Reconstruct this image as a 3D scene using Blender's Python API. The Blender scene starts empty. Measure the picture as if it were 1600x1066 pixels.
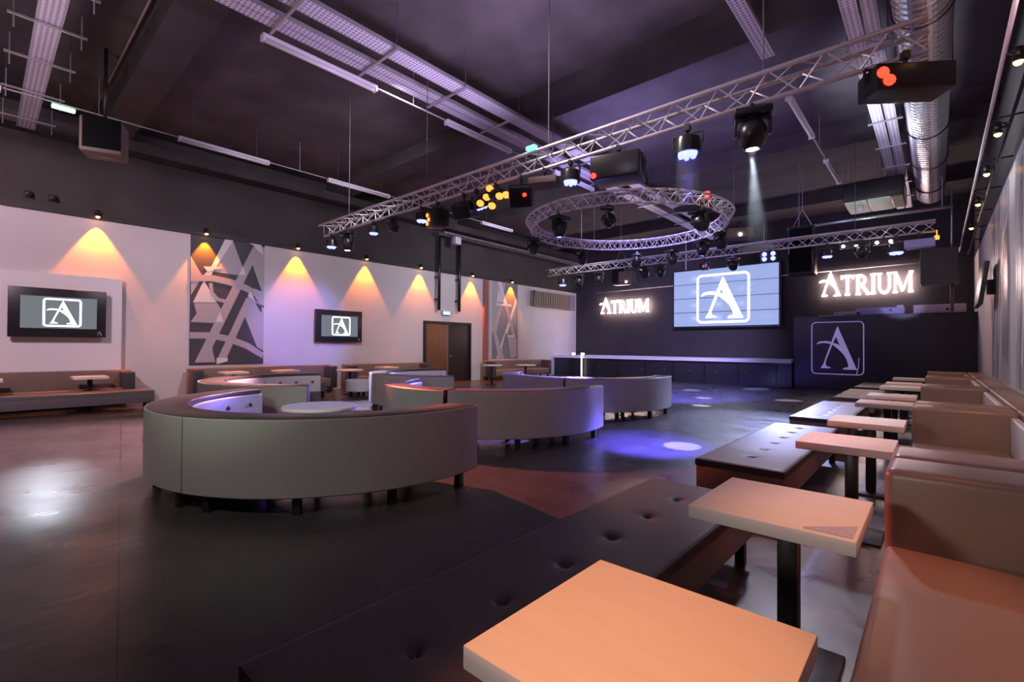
import bpy, bmesh, math, random
from mathutils import Vector, Matrix
random.seed(7)
SC = bpy.context.scene
COL = SC.collection
PI = math.pi
R = math.radians

# ------------------------------------------------------------------ helpers
def V(*a): return Vector(a)

class MB:
    """collects shapes of ONE mesh"""
    def __init__(self): self.bm = bmesh.new()
    def _mi(self, faces, mi, smooth=False):
        for f in faces:
            f.material_index = mi; f.smooth = smooth
    def box(self, c, s, rz=0.0, bev=0.0, mi=0, seg=3, M=None, smooth=None):
        r = bmesh.ops.create_cube(self.bm, size=1.0)
        vs = r['verts']
        bmesh.ops.scale(self.bm, vec=s, verts=vs)
        fs = list({f for v in vs for f in v.link_faces})
        if bev > 0:
            es = list({e for v in vs for e in v.link_edges})
            o = bmesh.ops.bevel(self.bm, geom=es, offset=bev, segments=seg, affect='EDGES', profile=0.5)
            vs = list({v for v in o['verts']} | {v for v in vs if v.is_valid})
            fs = list({f for v in vs for f in v.link_faces})
        T = Matrix.Translation(c) @ Matrix.Rotation(rz, 4, 'Z')
        if M is not None: T = M @ T
        bmesh.ops.transform(self.bm, matrix=T, verts=vs)
        self._mi(fs, mi, bev > 0 if smooth is None else smooth)
        return self
    def tube(self, p0, p1, r, n=10, mi=0, r2=None, caps=True):
        p0 = Vector(p0); p1 = Vector(p1); d = p1-p0; L = d.length
        if L < 1e-6: return self
        o = bmesh.ops.create_cone(self.bm, cap_ends=caps, segments=n, radius1=r, radius2=r if r2 is None else r2, depth=L)
        T = Matrix.Translation((p0+p1)/2) @ d.to_track_quat('Z', 'Y').to_matrix().to_4x4()
        bmesh.ops.transform(self.bm, matrix=T, verts=o['verts'])
        for f in {f for v in o['verts'] for f in v.link_faces}:
            f.material_index = mi; f.smooth = len(f.verts) == 4 and n > 6
        return self
    def path(self, pts, r, n=6, mi=0):
        for a, b in zip(pts[:-1], pts[1:]): self.tube(a, b, r, n, mi)
        return self
    def lathe(self, prof, n=24, mi=0, M=None, a0=0.0, a1=2*PI, smooth=True, close_ends=False):
        full = abs(a1-a0-2*PI) < 1e-6
        k = n if full else n+1
        rings = []
        for i in range(k):
            a = a0+(a1-a0)*i/n
            rings.append([self.bm.verts.new((M @ V(r*math.cos(a), r*math.sin(a), z)) if M is not None else (r*math.cos(a), r*math.sin(a), z)) for r, z in prof])
        m = len(prof)
        for i in range(n):
            A = rings[i]; B = rings[(i+1) % k]
            for j in range(m-1):
                q = [A[j], B[j], B[j+1], A[j+1]]
                q2 = []
                for v in q:
                    if all((v.co-w.co).length > 1e-6 for w in q2): q2.append(v)
                if len(q2) >= 3:
                    f = self.bm.faces.new(q2); f.material_index = mi; f.smooth = smooth
        return self
    def sweep(self, prof, a0, a1, n, mi=0, cx=0, cy=0, smooth=True):
        """closed (r,z) profile swept round an arc, with end caps"""
        rings = []
        for i in range(n+1):
            a = a0+(a1-a0)*i/n
            rings.append([self.bm.verts.new((cx+r*math.cos(a), cy+r*math.sin(a), z)) for r, z in prof])
        m = len(prof)
        for i in range(n):
            for j in range(m):
                f = self.bm.faces.new([rings[i][j], rings[i+1][j], rings[i+1][(j+1) % m], rings[i][(j+1) % m]])
                f.material_index = mi; f.smooth = smooth
        f = self.bm.faces.new(rings[0]); f.material_index = mi
        f = self.bm.faces.new(list(reversed(rings[-1]))); f.material_index = mi
        return self
    def slab(self, poly, M, t, mi=0):
        """2D polygon extruded by t along local z, placed by matrix M"""
        a = [self.bm.verts.new(M @ V(x, y, 0)) for x, y in poly]
        b = [self.bm.verts.new(M @ V(x, y, t)) for x, y in poly]
        fs = [self.bm.faces.new(list(reversed(a))), self.bm.faces.new(b)]
        n = len(poly)
        for i in range(n): fs.append(self.bm.faces.new([a[i], a[(i+1) % n], b[(i+1) % n], b[i]]))
        self._mi(fs, mi); return self
    def stroke(self, pts, w, M, t, mi=0):
        for (x0, y0), (x1, y1) in zip(pts[:-1], pts[1:]):
            d = Vector((x1-x0, y1-y0)); L = d.length
            if L == 0: continue
            d /= L; nx, ny = -d.y*w/2, d.x*w/2; e = w*0.12
            x0_, y0_, x1_, y1_ = x0-d.x*e, y0-d.y*e, x1+d.x*e, y1+d.y*e
            self.slab([(x0_+nx, y0_+ny), (x0_-nx, y0_-ny), (x1_-nx, y1_-ny), (x1_+nx, y1_+ny)], M, t, mi)
        return self
    def build(self, name, mats, parent=None, loc=None, sharp=None):
        bmesh.ops.recalc_face_normals(self.bm, faces=self.bm.faces)
        me = bpy.data.meshes.new(name); self.bm.to_mesh(me); self.bm.free()
        if not isinstance(mats, (list, tuple)): mats = [mats]
        for m in mats: me.materials.append(m)
        if sharp is not None:
            try: me.set_sharp_from_angle(angle=R(sharp))
            except Exception: pass
        o = bpy.data.objects.new(name, me); COL.objects.link(o)
        if loc is not None: o.location = loc
        if parent is not None: o.parent = parent
        return o

def thing(name, label, cat, loc=(0, 0, 0), rz=0, group=None):
    o = bpy.data.objects.new(name, None); COL.objects.link(o)
    o.empty_display_size = .1
    o.location = loc; o.rotation_euler = (0, 0, rz)
    o['label'] = label; o['category'] = cat
    if group: o['group'] = group
    return o
def tag(o, label, cat, group=None):
    o['label'] = label; o['category'] = cat
    if group: o['group'] = group
    return o
def struct(o): o['kind'] = 'structure'; return o
def copy_tree(o, parent=None):
    c = o.copy(); COL.objects.link(c)
    if parent is not None: c.parent = parent
    for ch in list(o.children): copy_tree(ch, c)
    return c

# ------------------------------------------------------------------ materials
def mat(name, col, rough=.5, metal=0., emit=None, es=0., noise=0., nscale=8., bump=0., bscale=60., spec=.5, coat=0.):
    m = bpy.data.materials.new(name); m.use_nodes = True
    nt = m.node_tree; b = nt.nodes['Principled BSDF']
    c = (*col, 1)
    b.inputs['Base Color'].default_value = c
    b.inputs['Roughness'].default_value = rough; b.inputs['Metallic'].default_value = metal
    b.inputs['Specular IOR Level'].default_value = spec
    if coat: b.inputs['Coat Weight'].default_value = coat; b.inputs['Coat Roughness'].default_value = .1
    tc = nt.nodes.new('ShaderNodeTexCoord')
    if noise > 0:
        n = nt.nodes.new('ShaderNodeTexNoise'); n.inputs['Scale'].default_value = nscale; n.inputs['Detail'].default_value = 6
        nt.links.new(tc.outputs['Object'], n.inputs['Vector'])
        r = nt.nodes.new('ShaderNodeValToRGB')
        r.color_ramp.elements[0].position = .3; r.color_ramp.elements[1].position = .75
        r.color_ramp.elements[0].color = tuple(max(0, x*(1-noise)) for x in col)+(1,)
        r.color_ramp.elements[1].color = tuple(min(1, x*(1+noise)) for x in col)+(1,)
        nt.links.new(n.outputs['Fac'], r.inputs['Fac']); nt.links.new(r.outputs['Color'], b.inputs['Base Color'])
    if bump > 0:
        n2 = nt.nodes.new('ShaderNodeTexNoise'); n2.inputs['Scale'].default_value = bscale; n2.inputs['Detail'].default_value = 4
        nt.links.new(tc.outputs['Object'], n2.inputs['Vector'])
        bp = nt.nodes.new('ShaderNodeBump'); bp.inputs['Strength'].default_value = bump; bp.inputs['Distance'].default_value = .02
        nt.links.new(n2.outputs['Fac'], bp.inputs['Height']); nt.links.new(bp.outputs['Normal'], b.inputs['Normal'])
    if emit:
        b.inputs['Emission Color'].default_value = (*emit, 1); b.inputs['Emission Strength'].default_value = es
    return m

def floor_mat():
    m = bpy.data.materials.new('dark_polished_concrete'); m.use_nodes = True
    nt = m.node_tree; b = nt.nodes['Principled BSDF']; N = nt.nodes.new; L = nt.links.new
    tc = N('ShaderNodeTexCoord')
    n = N('ShaderNodeTexNoise'); n.inputs['Scale'].default_value = 1.3; n.inputs['Detail'].default_value = 9; n.inputs['Roughness'].default_value = .62
    L(tc.outputs['Object'], n.inputs['Vector'])
    r = N('ShaderNodeValToRGB'); r.color_ramp.elements[0].position = .3; r.color_ramp.elements[1].position = .75
    r.color_ramp.elements[0].color = (.042, .036, .037, 1); r.color_ramp.elements[1].color = (.076, .066, .067, 1)
    L(n.outputs['Fac'], r.inputs['Fac'])
    br = N('ShaderNodeTexBrick'); br.inputs['Scale'].default_value = 1.0; br.inputs['Brick Width'].default_value = 6.0; br.inputs['Row Height'].default_value = 3.1
    br.inputs['Mortar Size'].default_value = .006; br.offset = 0.35
    mp = N('ShaderNodeMapping'); mp.inputs['Rotation'].default_value = (0, 0, R(9)); L(tc.outputs['Object'], mp.inputs['Vector']); L(mp.outputs['Vector'], br.inputs['Vector'])
    mx = N('ShaderNodeMixRGB'); mx.inputs['Color2'].default_value = (.014, .012, .012, 1)
    L(br.outputs['Fac'], mx.inputs['Fac']); L(r.outputs['Color'], mx.inputs['Color1']); L(mx.outputs['Color'], b.inputs['Base Color'])
    n2 = N('ShaderNodeTexNoise'); n2.inputs['Scale'].default_value = 2.0; n2.inputs['Detail'].default_value = 2
    L(tc.outputs['Object'], n2.inputs['Vector'])
    r2 = N('ShaderNodeMapRange'); r2.inputs['From Min'].default_value = .3; r2.inputs['From Max'].default_value = .7
    r2.inputs['To Min'].default_value = .25; r2.inputs['To Max'].default_value = .38
    L(n2.outputs['Fac'], r2.inputs['Value']); L(r2.outputs['Result'], b.inputs['Roughness'])
    n3 = N('ShaderNodeTexNoise'); n3.inputs['Scale'].default_value = 5; n3.inputs['Detail'].default_value = 3
    mp3 = N('ShaderNodeMapping'); mp3.inputs['Scale'].default_value = (1.8, .9, 1); mp3.inputs['Rotation'].default_value = (0, 0, R(-35))
    L(tc.outputs['Object'], mp3.inputs['Vector']); L(mp3.outputs['Vector'], n3.inputs['Vector'])
    bp = N('ShaderNodeBump'); bp.inputs['Strength'].default_value = .13; bp.inputs['Distance'].default_value = .03
    L(n3.outputs['Fac'], bp.inputs['Height']); L(bp.outputs['Normal'], b.inputs['Normal'])
    b.inputs['Specular IOR Level'].default_value = .75
    return m

def wood_mat(name, c0, c1, rough=.35, sc=(1, 12, 12)):
    m = bpy.data.materials.new(name); m.use_nodes = True
    nt = m.node_tree; b = nt.nodes['Principled BSDF']; N = nt.nodes.new; L = nt.links.new
    tc = N('ShaderNodeTexCoord'); mp = N('ShaderNodeMapping'); mp.inputs['Scale'].default_value = sc
    L(tc.outputs['Object'], mp.inputs['Vector'])
    n = N('ShaderNodeTexNoise'); n.inputs['Scale'].default_value = 3; n.inputs['Detail'].default_value = 6; L(mp.outputs['Vector'], n.inputs['Vector'])
    r = N('ShaderNodeValToRGB'); r.color_ramp.elements[0].color = (*c0, 1); r.color_ramp.elements[1].color = (*c1, 1)
    r.color_ramp.elements[0].position = .35; r.color_ramp.elements[1].position = .65
    L(n.outputs['Fac'], r.inputs['Fac']); L(r.outputs['Color'], b.inputs['Base Color'])
    b.inputs['Roughness'].default_value = rough
    return m

def emis(name, col, s):
    m = bpy.data.materials.new(name); m.use_nodes = True
    nt = m.node_tree; b = nt.nodes['Principled BSDF']
    b.inputs['Base Color'].default_value = (.02, .02, .02, 1); b.inputs['Roughness'].default_value = .4
    b.inputs['Emission Color'].default_value = (*col, 1); b.inputs['Emission Strength'].default_value = s
    return m

def perforated(name, col):
    m = bpy.data.materials.new(name); m.use_nodes = True
    nt = m.node_tree; b = nt.nodes['Principled BSDF']; N = nt.nodes.new; L = nt.links.new
    tc = N('ShaderNodeTexCoord'); v = N('ShaderNodeTexVoronoi'); v.inputs['Scale'].default_value = 16; v.inputs['Randomness'].default_value = 0.0
    L(tc.outputs['Object'], v.inputs['Vector'])
    r = N('ShaderNodeValToRGB'); r.color_ramp.elements[0].position = .30; r.color_ramp.elements[1].position = .36
    r.color_ramp.elements[0].color = (col[0]*.35, col[1]*.35, col[2]*.35, 1); r.color_ramp.elements[1].color = (*col, 1)
    L(v.outputs['Distance'], r.inputs['Fac']); L(r.outputs['Color'], b.inputs['Base Color'])
    b.inputs['Metallic'].default_value = .25; b.inputs['Roughness'].default_value = .45
    return m

FLOOR = floor_mat()
CEIL = mat('black_concrete_ceiling', (.078, .066, .074), .8, noise=.35, nscale=1.1, bump=.25, bscale=9)
BEAMM = mat('dark_painted_concrete', (.05, .042, .047), .8, noise=.3, nscale=1.5)
UPW = mat('charcoal_wall_paint', (.05, .043, .043), .8, noise=.2, nscale=1)
WHITE = mat('matt_white_wall_paint', (.62, .58, .585), .65, noise=.05, nscale=.7)
WPANEL = mat('white_wall_panel', (.8, .76, .78), .5)
BLACKW = mat('black_stage_wall', (.035, .032, .036), .7, noise=.2, nscale=1.2)
NAVY = mat('black_satin_board', (.022, .022, .03), .35, noise=.25, nscale=.8)
LEATHER = mat('pale_grey_leather', (.33, .315, .30), .42, bump=.06, bscale=120)
LEATHERW = mat('light_lilac_leather', (.5, .47, .5), .4, bump=.06, bscale=120)
CAP = mat('dark_brown_leather', (.06, .043, .037), .38, bump=.06, bscale=120)
BROWN = mat('brown_leather', (.21, .145, .115), .36, bump=.05, bscale=130, noise=.06, nscale=3)
SLATE = mat('dark_plum_leather', (.052, .042, .052), .46, bump=.05, bscale=130)
LEGB = mat('black_wood_leg', (.012, .011, .011), .4)
TOPW = wood_mat('pale_beech_laminate', (.70, .635, .59), (.73, .67, .625), .55, (1, 9, 9))
BLACK = mat('black_powder_coat', (.012, .012, .014), .35, noise=.1)
BLACKP = mat('black_plastic', (.018, .018, .02), .3)
ALU = mat('aluminium_tube', (.80, .76, .80), .38, metal=.35)
STEEL = mat('galvanised_steel', (.62, .6, .66), .3, metal=.75, noise=.15, nscale=4)
STEELP = perforated('perforated_steel', (.78, .74, .92))
DUCT = mat('spiral_duct_steel', (.75, .75, .77), .22, metal=.9, noise=.1, nscale=3)
DUCTR = mat('duct_seam_steel', (.5, .5, .53), .3, metal=.9)
TUBEW = mat('white_tube_housing', (.66, .63, .70), .4)
TRACKM = mat('grey_track', (.35, .33, .36), .5)
CHROME = mat('chrome_button', (.8, .78, .75), .15, metal=1)
BTN = mat('leather_button', (.32, .24, .17), .35)
WOODD = wood_mat('brown_varnished_door', (.13, .05, .02), (.20, .085, .03), .4, (12, 12, 1))
WOODK = mat('dark_door_leaf', (.028, .014, .012), .4, noise=.2)
SPKR = mat('speaker_grey', (.16, .125, .10), .7)
GRILL = mat('dark_grille', (.006, .007, .007), .95, spec=.1, noise=.3, nscale=30)
SCREENG = emis('screen_grey', (.155, .18, .20), 1.0)
SCREENB = emis('screen_blue', (.34, .43, .80), 1.0)
LOGOW = emis('lit_logo_white', (.96, .98, 1.0), 2.6)
SIGNW = emis('lit_letters_white', (1, .70, .66), 26)
LOGOP = mat('lilac_logo_paint_glow', (.62, .58, .85), .5, emit=(.5, .45, .95), es=.25)  # slight self-glow put into the paint to brighten the logo
MURD = mat('mural_slate_ground', (.055, .053, .075), .6)
MURL = mat('mural_light_grey', (.42, .38, .42), .6)
MURW = mat('mural_white', (.70, .66, .68), .6)
MURG = mat('mural_grey_film', (.20, .21, .22), .35)
REDP = mat('brick_red_strip', (.30, .12, .10), .7)
CURT = mat('beige_grille_cloth', (.24, .21, .17), .8, noise=.3, nscale=9)
AMBER = emis('amber_lamp', (1, .42, .08), 22)
BLUEL = emis('blue_lamp', (.16, .18, 1.0), 5)
WHITEL = emis('white_lamp', (.9, .93, 1), 30)
REDL = emis('red_lamp', (1, .035, .015), 4)
WARML = emis('warm_lamp', (1, .30, .05), 2.4)
GREENL = emis('green_lamp', (.2, 1, .45), 2.2)
EXITG = emis('exit_sign_green', (.45, 1, .7), 1.8)
SAFEW = emis('white_floor_lamp', (1, 1, .8), 20)
STAGEE = mat('lilac_stage_edge', (.78, .74, .92), .4)
ACW = mat('ac_pale_grille', (.6, .66, .58), .6)
PAPER = mat('printed_card', (.42, .38, .45), .5, noise=.18, nscale=60)
DJW = mat('pale_blue_panel', (.4, .42, .75), .4)
DJP = mat('pale_pink_panel', (.6, .5, .56), .5)

# ------------------------------------------------------------------ camera
F_, YAW, PITCH, ROLL, CH = 744.8, .72844, .0112, .00666, 1.5
_d = V(-math.sin(YAW)*math.cos(PITCH), math.cos(YAW)*math.cos(PITCH), math.sin(PITCH))
_r = V(math.cos(YAW), math.sin(YAW), 0); _u = _r.cross(_d)
_r2 = _r*math.cos(ROLL)+_u*math.sin(ROLL); _u2 = -_r*math.sin(ROLL)+_u*math.cos(ROLL)
cd = bpy.data.cameras.new('camera'); cam = bpy.data.objects.new('camera', cd); COL.objects.link(cam)
Mx = Matrix((_r2, _u2, -_d)).transposed().to_4x4(); Mx.translation = (0, 0, CH)
cam.matrix_world = Mx
cd.sensor_width = 36; cd.sensor_fit = 'HORIZONTAL'; cd.lens = F_/1600*36; cd.clip_start = .03; cd.clip_end = 100
SC.camera = cam

# ------------------------------------------------------------------ room
XL, XR, YB, YF, ZC = -15.3, .95, 22.6, -4.5, 6.9
def slabbox(name, x0, x1, y0, y1, z0, z1, m, parent=None, bev=0):
    return MB().box(((x0+x1)/2, (y0+y1)/2, (z0+z1)/2), (x1-x0, y1-y0, z1-z0), bev=bev).build(name, m, parent)
struct(slabbox('floor', XL-.3, XR+.3, YF-.3, YB+.3, -.1, 0, FLOOR))
struct(slabbox('ceiling', XL-.3, XR+.3, YF-.3, YB+.3, ZC, ZC+.15, CEIL))
b = MB(); b.box((XL-.15, (YF+YB)/2, 2.265), (.3, YB-YF, 4.53), mi=0); b.box((XL-.15, (YF+YB)/2, 5.72), (.3, YB-YF, 2.38), mi=1)
struct(b.build('wall_left', [WHITE, UPW]))
b = MB(); b.box((XR+.15, (YF+YB)/2, 2.3), (.3, YB-YF, 4.6), mi=0); b.box((XR+.15, (YF+YB)/2, 5.75), (.3, YB-YF, 2.3), mi=1)
struct(b.build('wall_right', [WHITE, UPW]))
struct(slabbox('wall_back', XL-.3, XR+.3, YB, YB+.3, 0, ZC, BLACKW))
struct(slabbox('wall_front', XL-.3, XR+.3, YF-.3, YF, 0, ZC, UPW))
# ceiling beams across the room, and the long edge beam over the left wall
for i, y in enumerate((2.15, 8.05, 13.9, 19.6)):
    struct(slabbox('trim_%d' % (i+1), XL, XR, y-.3, y+.3, ZC-.38, ZC, BEAMM))
struct(slabbox('trim_5', XL, XL+.55, YF, YB, 6.25, ZC-.39, BEAMM))
struct(slabbox('trim_6', XL, XL+.07, YF, YB, 4.53, 4.66, mat('black_ledge', (.03, .026, .028), .6)))
struct(slabbox('trim_7', XL, XL+.12, 15.15, 15.42, 0, 4.5, REDP))
# white panel behind the near television
pnl = slabbox('wall_panel', XL+.001, XL+.16, YF+.2, 2.38, 0, 3.1, WPANEL)
tag(pnl, 'white raised wall panel behind the nearest television at far left', 'wall panel')

# ------------------------------------------------------------------ logo shapes (unit square, y up)
def nrm(pts, x0=110, y0=75, w=820, h=885): return [((x-x0)/w, 1-(y-y0)/h) for x, y in pts]
L_THICK = nrm([(530, 150), (805, 830), (828, 872), (608, 872), (625, 845), (695, 828), (690, 780), (665, 700), (620, 620), (560, 555), (500, 500), (455, 465), (450, 430), (520, 445), (565, 475), (505, 325)])
L_THIN = nrm([(530, 150), (505, 325), (455, 440), (345, 740), (342, 800), (370, 830), (418, 838), (418, 857), (262, 857), (275, 835), (300, 800), (415, 470), (500, 220)])
L_SWASH = nrm([(192, 460), (215, 425), (250, 405), (330, 398), (400, 408), (460, 430), (455, 465), (400, 442), (320, 432), (250, 437)])
def ring_poly(x0, y0, x1, y1, rad, n=6):
    P = []
    for cx, cy, a in ((x1-rad, y1-rad, 0), (x0+rad, y1-rad, 90), (x0+rad, y0+rad, 180), (x1-rad, y0+rad, 270)):
        for k in range(n+1):
            t = R(a+90*k/n); P.append((cx+rad*math.cos(t), cy+rad*math.sin(t)))
    return P
def put_ring(mb, M, x0, y0, x1, y1, w, t, rad, mi=0):
    A = ring_poly(x0, y0, x1, y1, rad); B = ring_poly(x0+w, y0+w, x1-w, y1-w, max(rad-w, .01))
    n = len(A)
    for i in range(n):
        j = (i+1) % n
        mb.slab([A[i], A[j], B[j], B[i]], M, t, mi)
def logo(mb, M, W, H, t, ring=.035, mi=0, fat=0.0, frame=True):
    S = M @ Matrix.Diagonal((W, H, 1, 1))
    mb.slab(L_THICK, S, t, mi); mb.slab(L_THIN, S @ Matrix.Translation((0, 0, .0004)), t, mi); mb.slab(L_SWASH, S @ Matrix.Translation((0, 0, .0008)), t, mi)
    if fat:
        for P in (L_THIN, L_SWASH, L_THICK):
            Q = P+[P[0]]
            mb.stroke(Q, fat, S @ Matrix.Translation((0, 0, .0012)), t, mi)
    if frame: put_ring(mb, M, 0, 0, W, H, ring*W, t, .1*W, mi)
# local frame on a wall: columns = (right as seen, up, towards the room)
def wallM(origin, right, out):
    right = Vector(right); out = Vector(out); up = V(0, 0, 1)
    m = Matrix((right, up, out)).transposed().to_4x4(); m.translation = origin
    return m

# ------------------------------------------------------------------ televisions on the left wall
def television(y0, y1, z0, z1, x, label):
    t = thing('television', label, 'television', (x, (y0+y1)/2, (z0+z1)/2))
    w, h = y1-y0, z1-z0
    MB().box((.05, 0, 0), (.1, w, h), bev=.012).build('casing', BLACKP, t)
    M = wallM(V(.1, -w/2, -h/2), (0, 1, 0), (1, 0, 0))
    s = MB(); s.slab([(w*.115, h*.18), (w*.895, h*.18), (w*.895, h*.83), (w*.115, h*.83)], M, .006); s.build('screen', SCREENG, t)
    g = MB(); lw = h*.56*1.12
    logo(g, M @ Matrix.Translation((w*.33, h*.215, .0065)), w*.40, h*.585, .004, ring=.06, fat=.012)
    g.build('lit_logo', LOGOW, t)
    g = MB(); logo(g, M @ Matrix.Translation((w*.885, h*.035, .001)), w*.085, h*.12, .004, frame=False, fat=.04); g.build('badge', MURL, t)
    MB().box((-.04, 0, 0), (.08, w*.4, h*.4)).build('bracket', BLACK, t)
television(.42, 2.05, 1.64, 2.74, XL+.28, 'near large black television with lit A logo on raised white panel')
television(7.32, 9.0, 1.60, 2.68, XL+.10, 'smaller looking black television with lit A logo between two amber wall lamps')

# ------------------------------------------------------------------ murals
def mural(origin, right, out, W, H, polys, name, label, mats):
    M = wallM(Vector(origin), right, out)
    mb = MB(); mb.slab([(0, 0), (W, 0), (W, H), (0, H)], M, .02, 0)
    for k, (mi, P) in enumerate(polys):
        Q = [(min(max(u, 0), 1)*W, min(max(v, 0), 1)*H) for u, v in P]
        mb.slab(Q, M @ Matrix.Translation((0, 0, .0205+.0006*k)), .003, mi)
    return tag(mb.build(name, mats), label, 'mural')
def mc(pts):
    o = []
    for x, y in pts:
        yt = 75+(x-55)*80/535
        o.append(((x-55)/535, (1025-y)/(1025-yt)))
    return o
def band(pts, w):
    U, D = [], []
    for i, (x, y) in enumerate(pts):
        a = pts[max(i-1, 0)]; b_ = pts[min(i+1, len(pts)-1)]
        dx, dy = b_[0]-a[0], b_[1]-a[1]; L = math.hypot(dx, dy) or 1
        U.append((x-dy/L*w/2, y+dx/L*w/2)); D.append((x+dy/L*w/2, y-dx/L*w/2))
    return U+D[::-1]
P1 = [
 (1, mc([(345, 120), (425, 325), (395, 375), (215, 350), (300, 180)])),
 (1, mc([(55, 235), (135, 380), (60, 520)])),
 (2, mc([(145, 410), (75, 570), (235, 572)])),
 (1, mc([(80, 575), (240, 575), (275, 640), (235, 722), (60, 712), (100, 650)])),
 (1, mc([(555, 160), (592, 175), (592, 600), (560, 590), (520, 540), (480, 300)])),
 (0, mc([(490, 285), (572, 495), (425, 440)])),
 (1, mc([(480, 520), (592, 620), (592, 930), (545, 905), (380, 850), (440, 640)])),
 (0, mc([(442, 675), (540, 905), (372, 830)])),
 (0, mc([(520, 575), (572, 600), (572, 655), (545, 620)])),
 (1, mc([(170, 830), (90, 1005), (232, 1005), (212, 930), (210, 860)])),
 (2, mc([(288, 112), (348, 105), (165, 420), (125, 400), (200, 300)])),
 (1, mc([(500, 165), (556, 180), (330, 640), (160, 1005), (92, 1005), (280, 590)])),
 (1, mc([(450, 540), (505, 540), (300, 1005), (235, 1005)])),
 (1, mc(band([(55, 395), (200, 395), (330, 425), (450, 470), (592, 545)], 46))),
 (1, mc(band([(55, 808), (200, 812), (330, 840), (460, 890), (592, 965)], 46))),
 (1, mc(band([(190, 430), (200, 500), (240, 550), (300, 565)], 26))),
 (2, mc([(465, 130), (560, 140), (580, 225), (540, 200), (500, 155)])),
 (2, mc([(420, 310), (445, 370), (395, 372)])),
 (2, mc([(258, 640), (285, 712), (228, 715)])),
 (2, mc([(478, 490), (520, 560), (460, 530)])),
 (2, mc([(140, 310), (270, 315), (170, 350)])),
 (2, mc([(240, 975), (318, 975), (318, 1000), (240, 1022)])),
]
mural((XL+.001, 3.86, .92), (0, 1, 0), (1, 0, 0), 1.92, 3.61, P1, 'wall_mural', 'dark and white mural of overlapping letter A shapes beside near television', [MURD, MURL, MURW])
P2 = [
 (1, [(.05, 1), (.55, 1), (.2, .3), (.05, .35)]), (2, [(.25, 1), (.38, 1), (.62, .7), (.5, .7)]),
 (2, [(.2, .72), (.75, .72), (.78, .69), (.2, .69)]), (2, [(.92, .8), (1, .8), (.35, .0), (.22, 0)]),
 (1, [(.5, .7), (.6, .7), (1, .2), (1, .05)]), (2, [(.28, .9), (.42, .8), (.46, .74), (.22, .74)]),
 (1, [(.05, .4), (.15, .4), (.5, 0), (.3, 0)]), (0, [(.55, .35), (.62, .3), (.5, .1), (.4, .12)]),
 (2, [(.62, .31), (.86, .31), (.86, .285), (.62, .285)]), (1, [(.62, .28), (.84, .28), (1, .02), (.75, .0)]),
 (2, [(.0, 0), (.04, 0), (.04, 1), (0, 1)]), (0, [(.96, .0), (1, 0), (1, .85), (.96, .8)]),
]
mural((XL+.001, 15.62, .92), (0, 1, 0), (1, 0, 0), 1.9, 3.6, P2, 'wall_mural', 'far grey and white abstract mural to the right of the double door', [MURG, MURL, MURW])
MRW = mat('right_mural_ground', (.40, .40, .44), .4); MRG = mat('right_mural_grey', (.24, .24, .26), .35); MRL = mat('right_mural_white', (.72, .7, .74), .35)
P3 = [
 (2, [(0, .2), (.08, .9), (.1, .9), (.03, .2)]), (1, [(.12, 0), (.2, .95), (.26, .95), (.17, 0)]),
 (2, band([(.2, .1), (.32, .45), (.5, .75), (.68, .9)], .05)), (1, [(.35, 0), (.52, 1), (.57, 1), (.42, 0)]),
 (2, [(.55, .0), (.6, .0), (.85, 1), (.8, 1)]), (1, [(.7, .15), (.95, .8), (1, .8), (1, .1)]),
 (2, band([(.45, .2), (.6, .55), (.8, .75), (1, .82)], .05)),
]
for i, y0 in enumerate((7.3, 11.8)):
    mural((XR-.001, y0+3.6, .9), (0, -1, 0), (-1, 0, 0), 3.4, 3.6, P3, 'wall_mural',
          ['tall pale grey abstract mural on right wall nearest the camera', 'tall pale grey abstract mural on right wall, farther one before wall screen'][i], [MRW, MRG, MRL])

# ------------------------------------------------------------------ double door, exit sign, pipes, tray, vent
dr = thing('door_1', 'tall brown and dark double door in the white left wall', 'door', (XL+.03, 13.1, 0)); 
del dr['label'], dr['category']; dr['kind'] = 'structure'
b = MB()
for y, w in ((-1.23, .1), (1.23, .1)): b.box((0, y, 1.22), (.12, w, 2.44))
b.box((0, 0, 2.46), (.12, 2.56, .09)); b.build('door_frame', BLACK, dr)
MB().box((.005, -.6, 1.2), (.05, 1.14, 2.38), bev=.005).build('door_leaf', WOODD, dr)
MB().box((-.005, .6, 1.2), (.05, 1.14, 2.38), bev=.005).build('door_leaf', WOODK, dr)
b = MB(); b.tube((.03, .09, 1.05), (.1, .09, 1.05), .02); b.tube((.1, .09, 1.05), (.1, .22, 1.05), .018); b.box((.035, .09, 1.05), (.012, .05, .2)); b.build('door_handle', CHROME, dr)
ex = thing('exit_sign', 'small lit green emergency exit sign above the double door', 'exit sign', (XL+.02, 12.95, 2.88))
MB().box((.04, 0, 0), (.08, .42, .2), bev=.01).build('housing', TUBEW, ex)
MB().box((.083, 0, -.02), (.008, .34, .12)).build('lit_face', EXITG, ex)
for i, y in enumerate((12.45, 13.55)):
    b = MB(); b.tube((XL+.20, y, 2.95), (XL+.20, y, 5.93), .065, 14)
    for z in (3.4, 4.3): b.box((XL+.10, y, z), (.18, .18, .05))
    tag(b.build('drain_pipe', BLACK), ['black vertical pipe on left wall, left one above double door', 'black vertical pipe on left wall, right one above double door'][i], 'pipe', None)
tr = thing('cable_tray', 'pale steel ladder tray along top of left wall above drain pipes', 'cable tray', (XL+.62, 17, 6.0))
for dx in (-.16, .16): MB().box((dx, 0, 0), (.03, 9.6, .07)).build('side_rail', STEEL, tr)
for k in range(20): MB().box((0, -4.7+k*.495, -.02), (.3, .03, .02)).build('rung', STEEL, tr)
MB().box((.0, -4.0, -.2), (.26, .3, .3), bev=.02).build('junction_box', TUBEW, tr)
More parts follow.
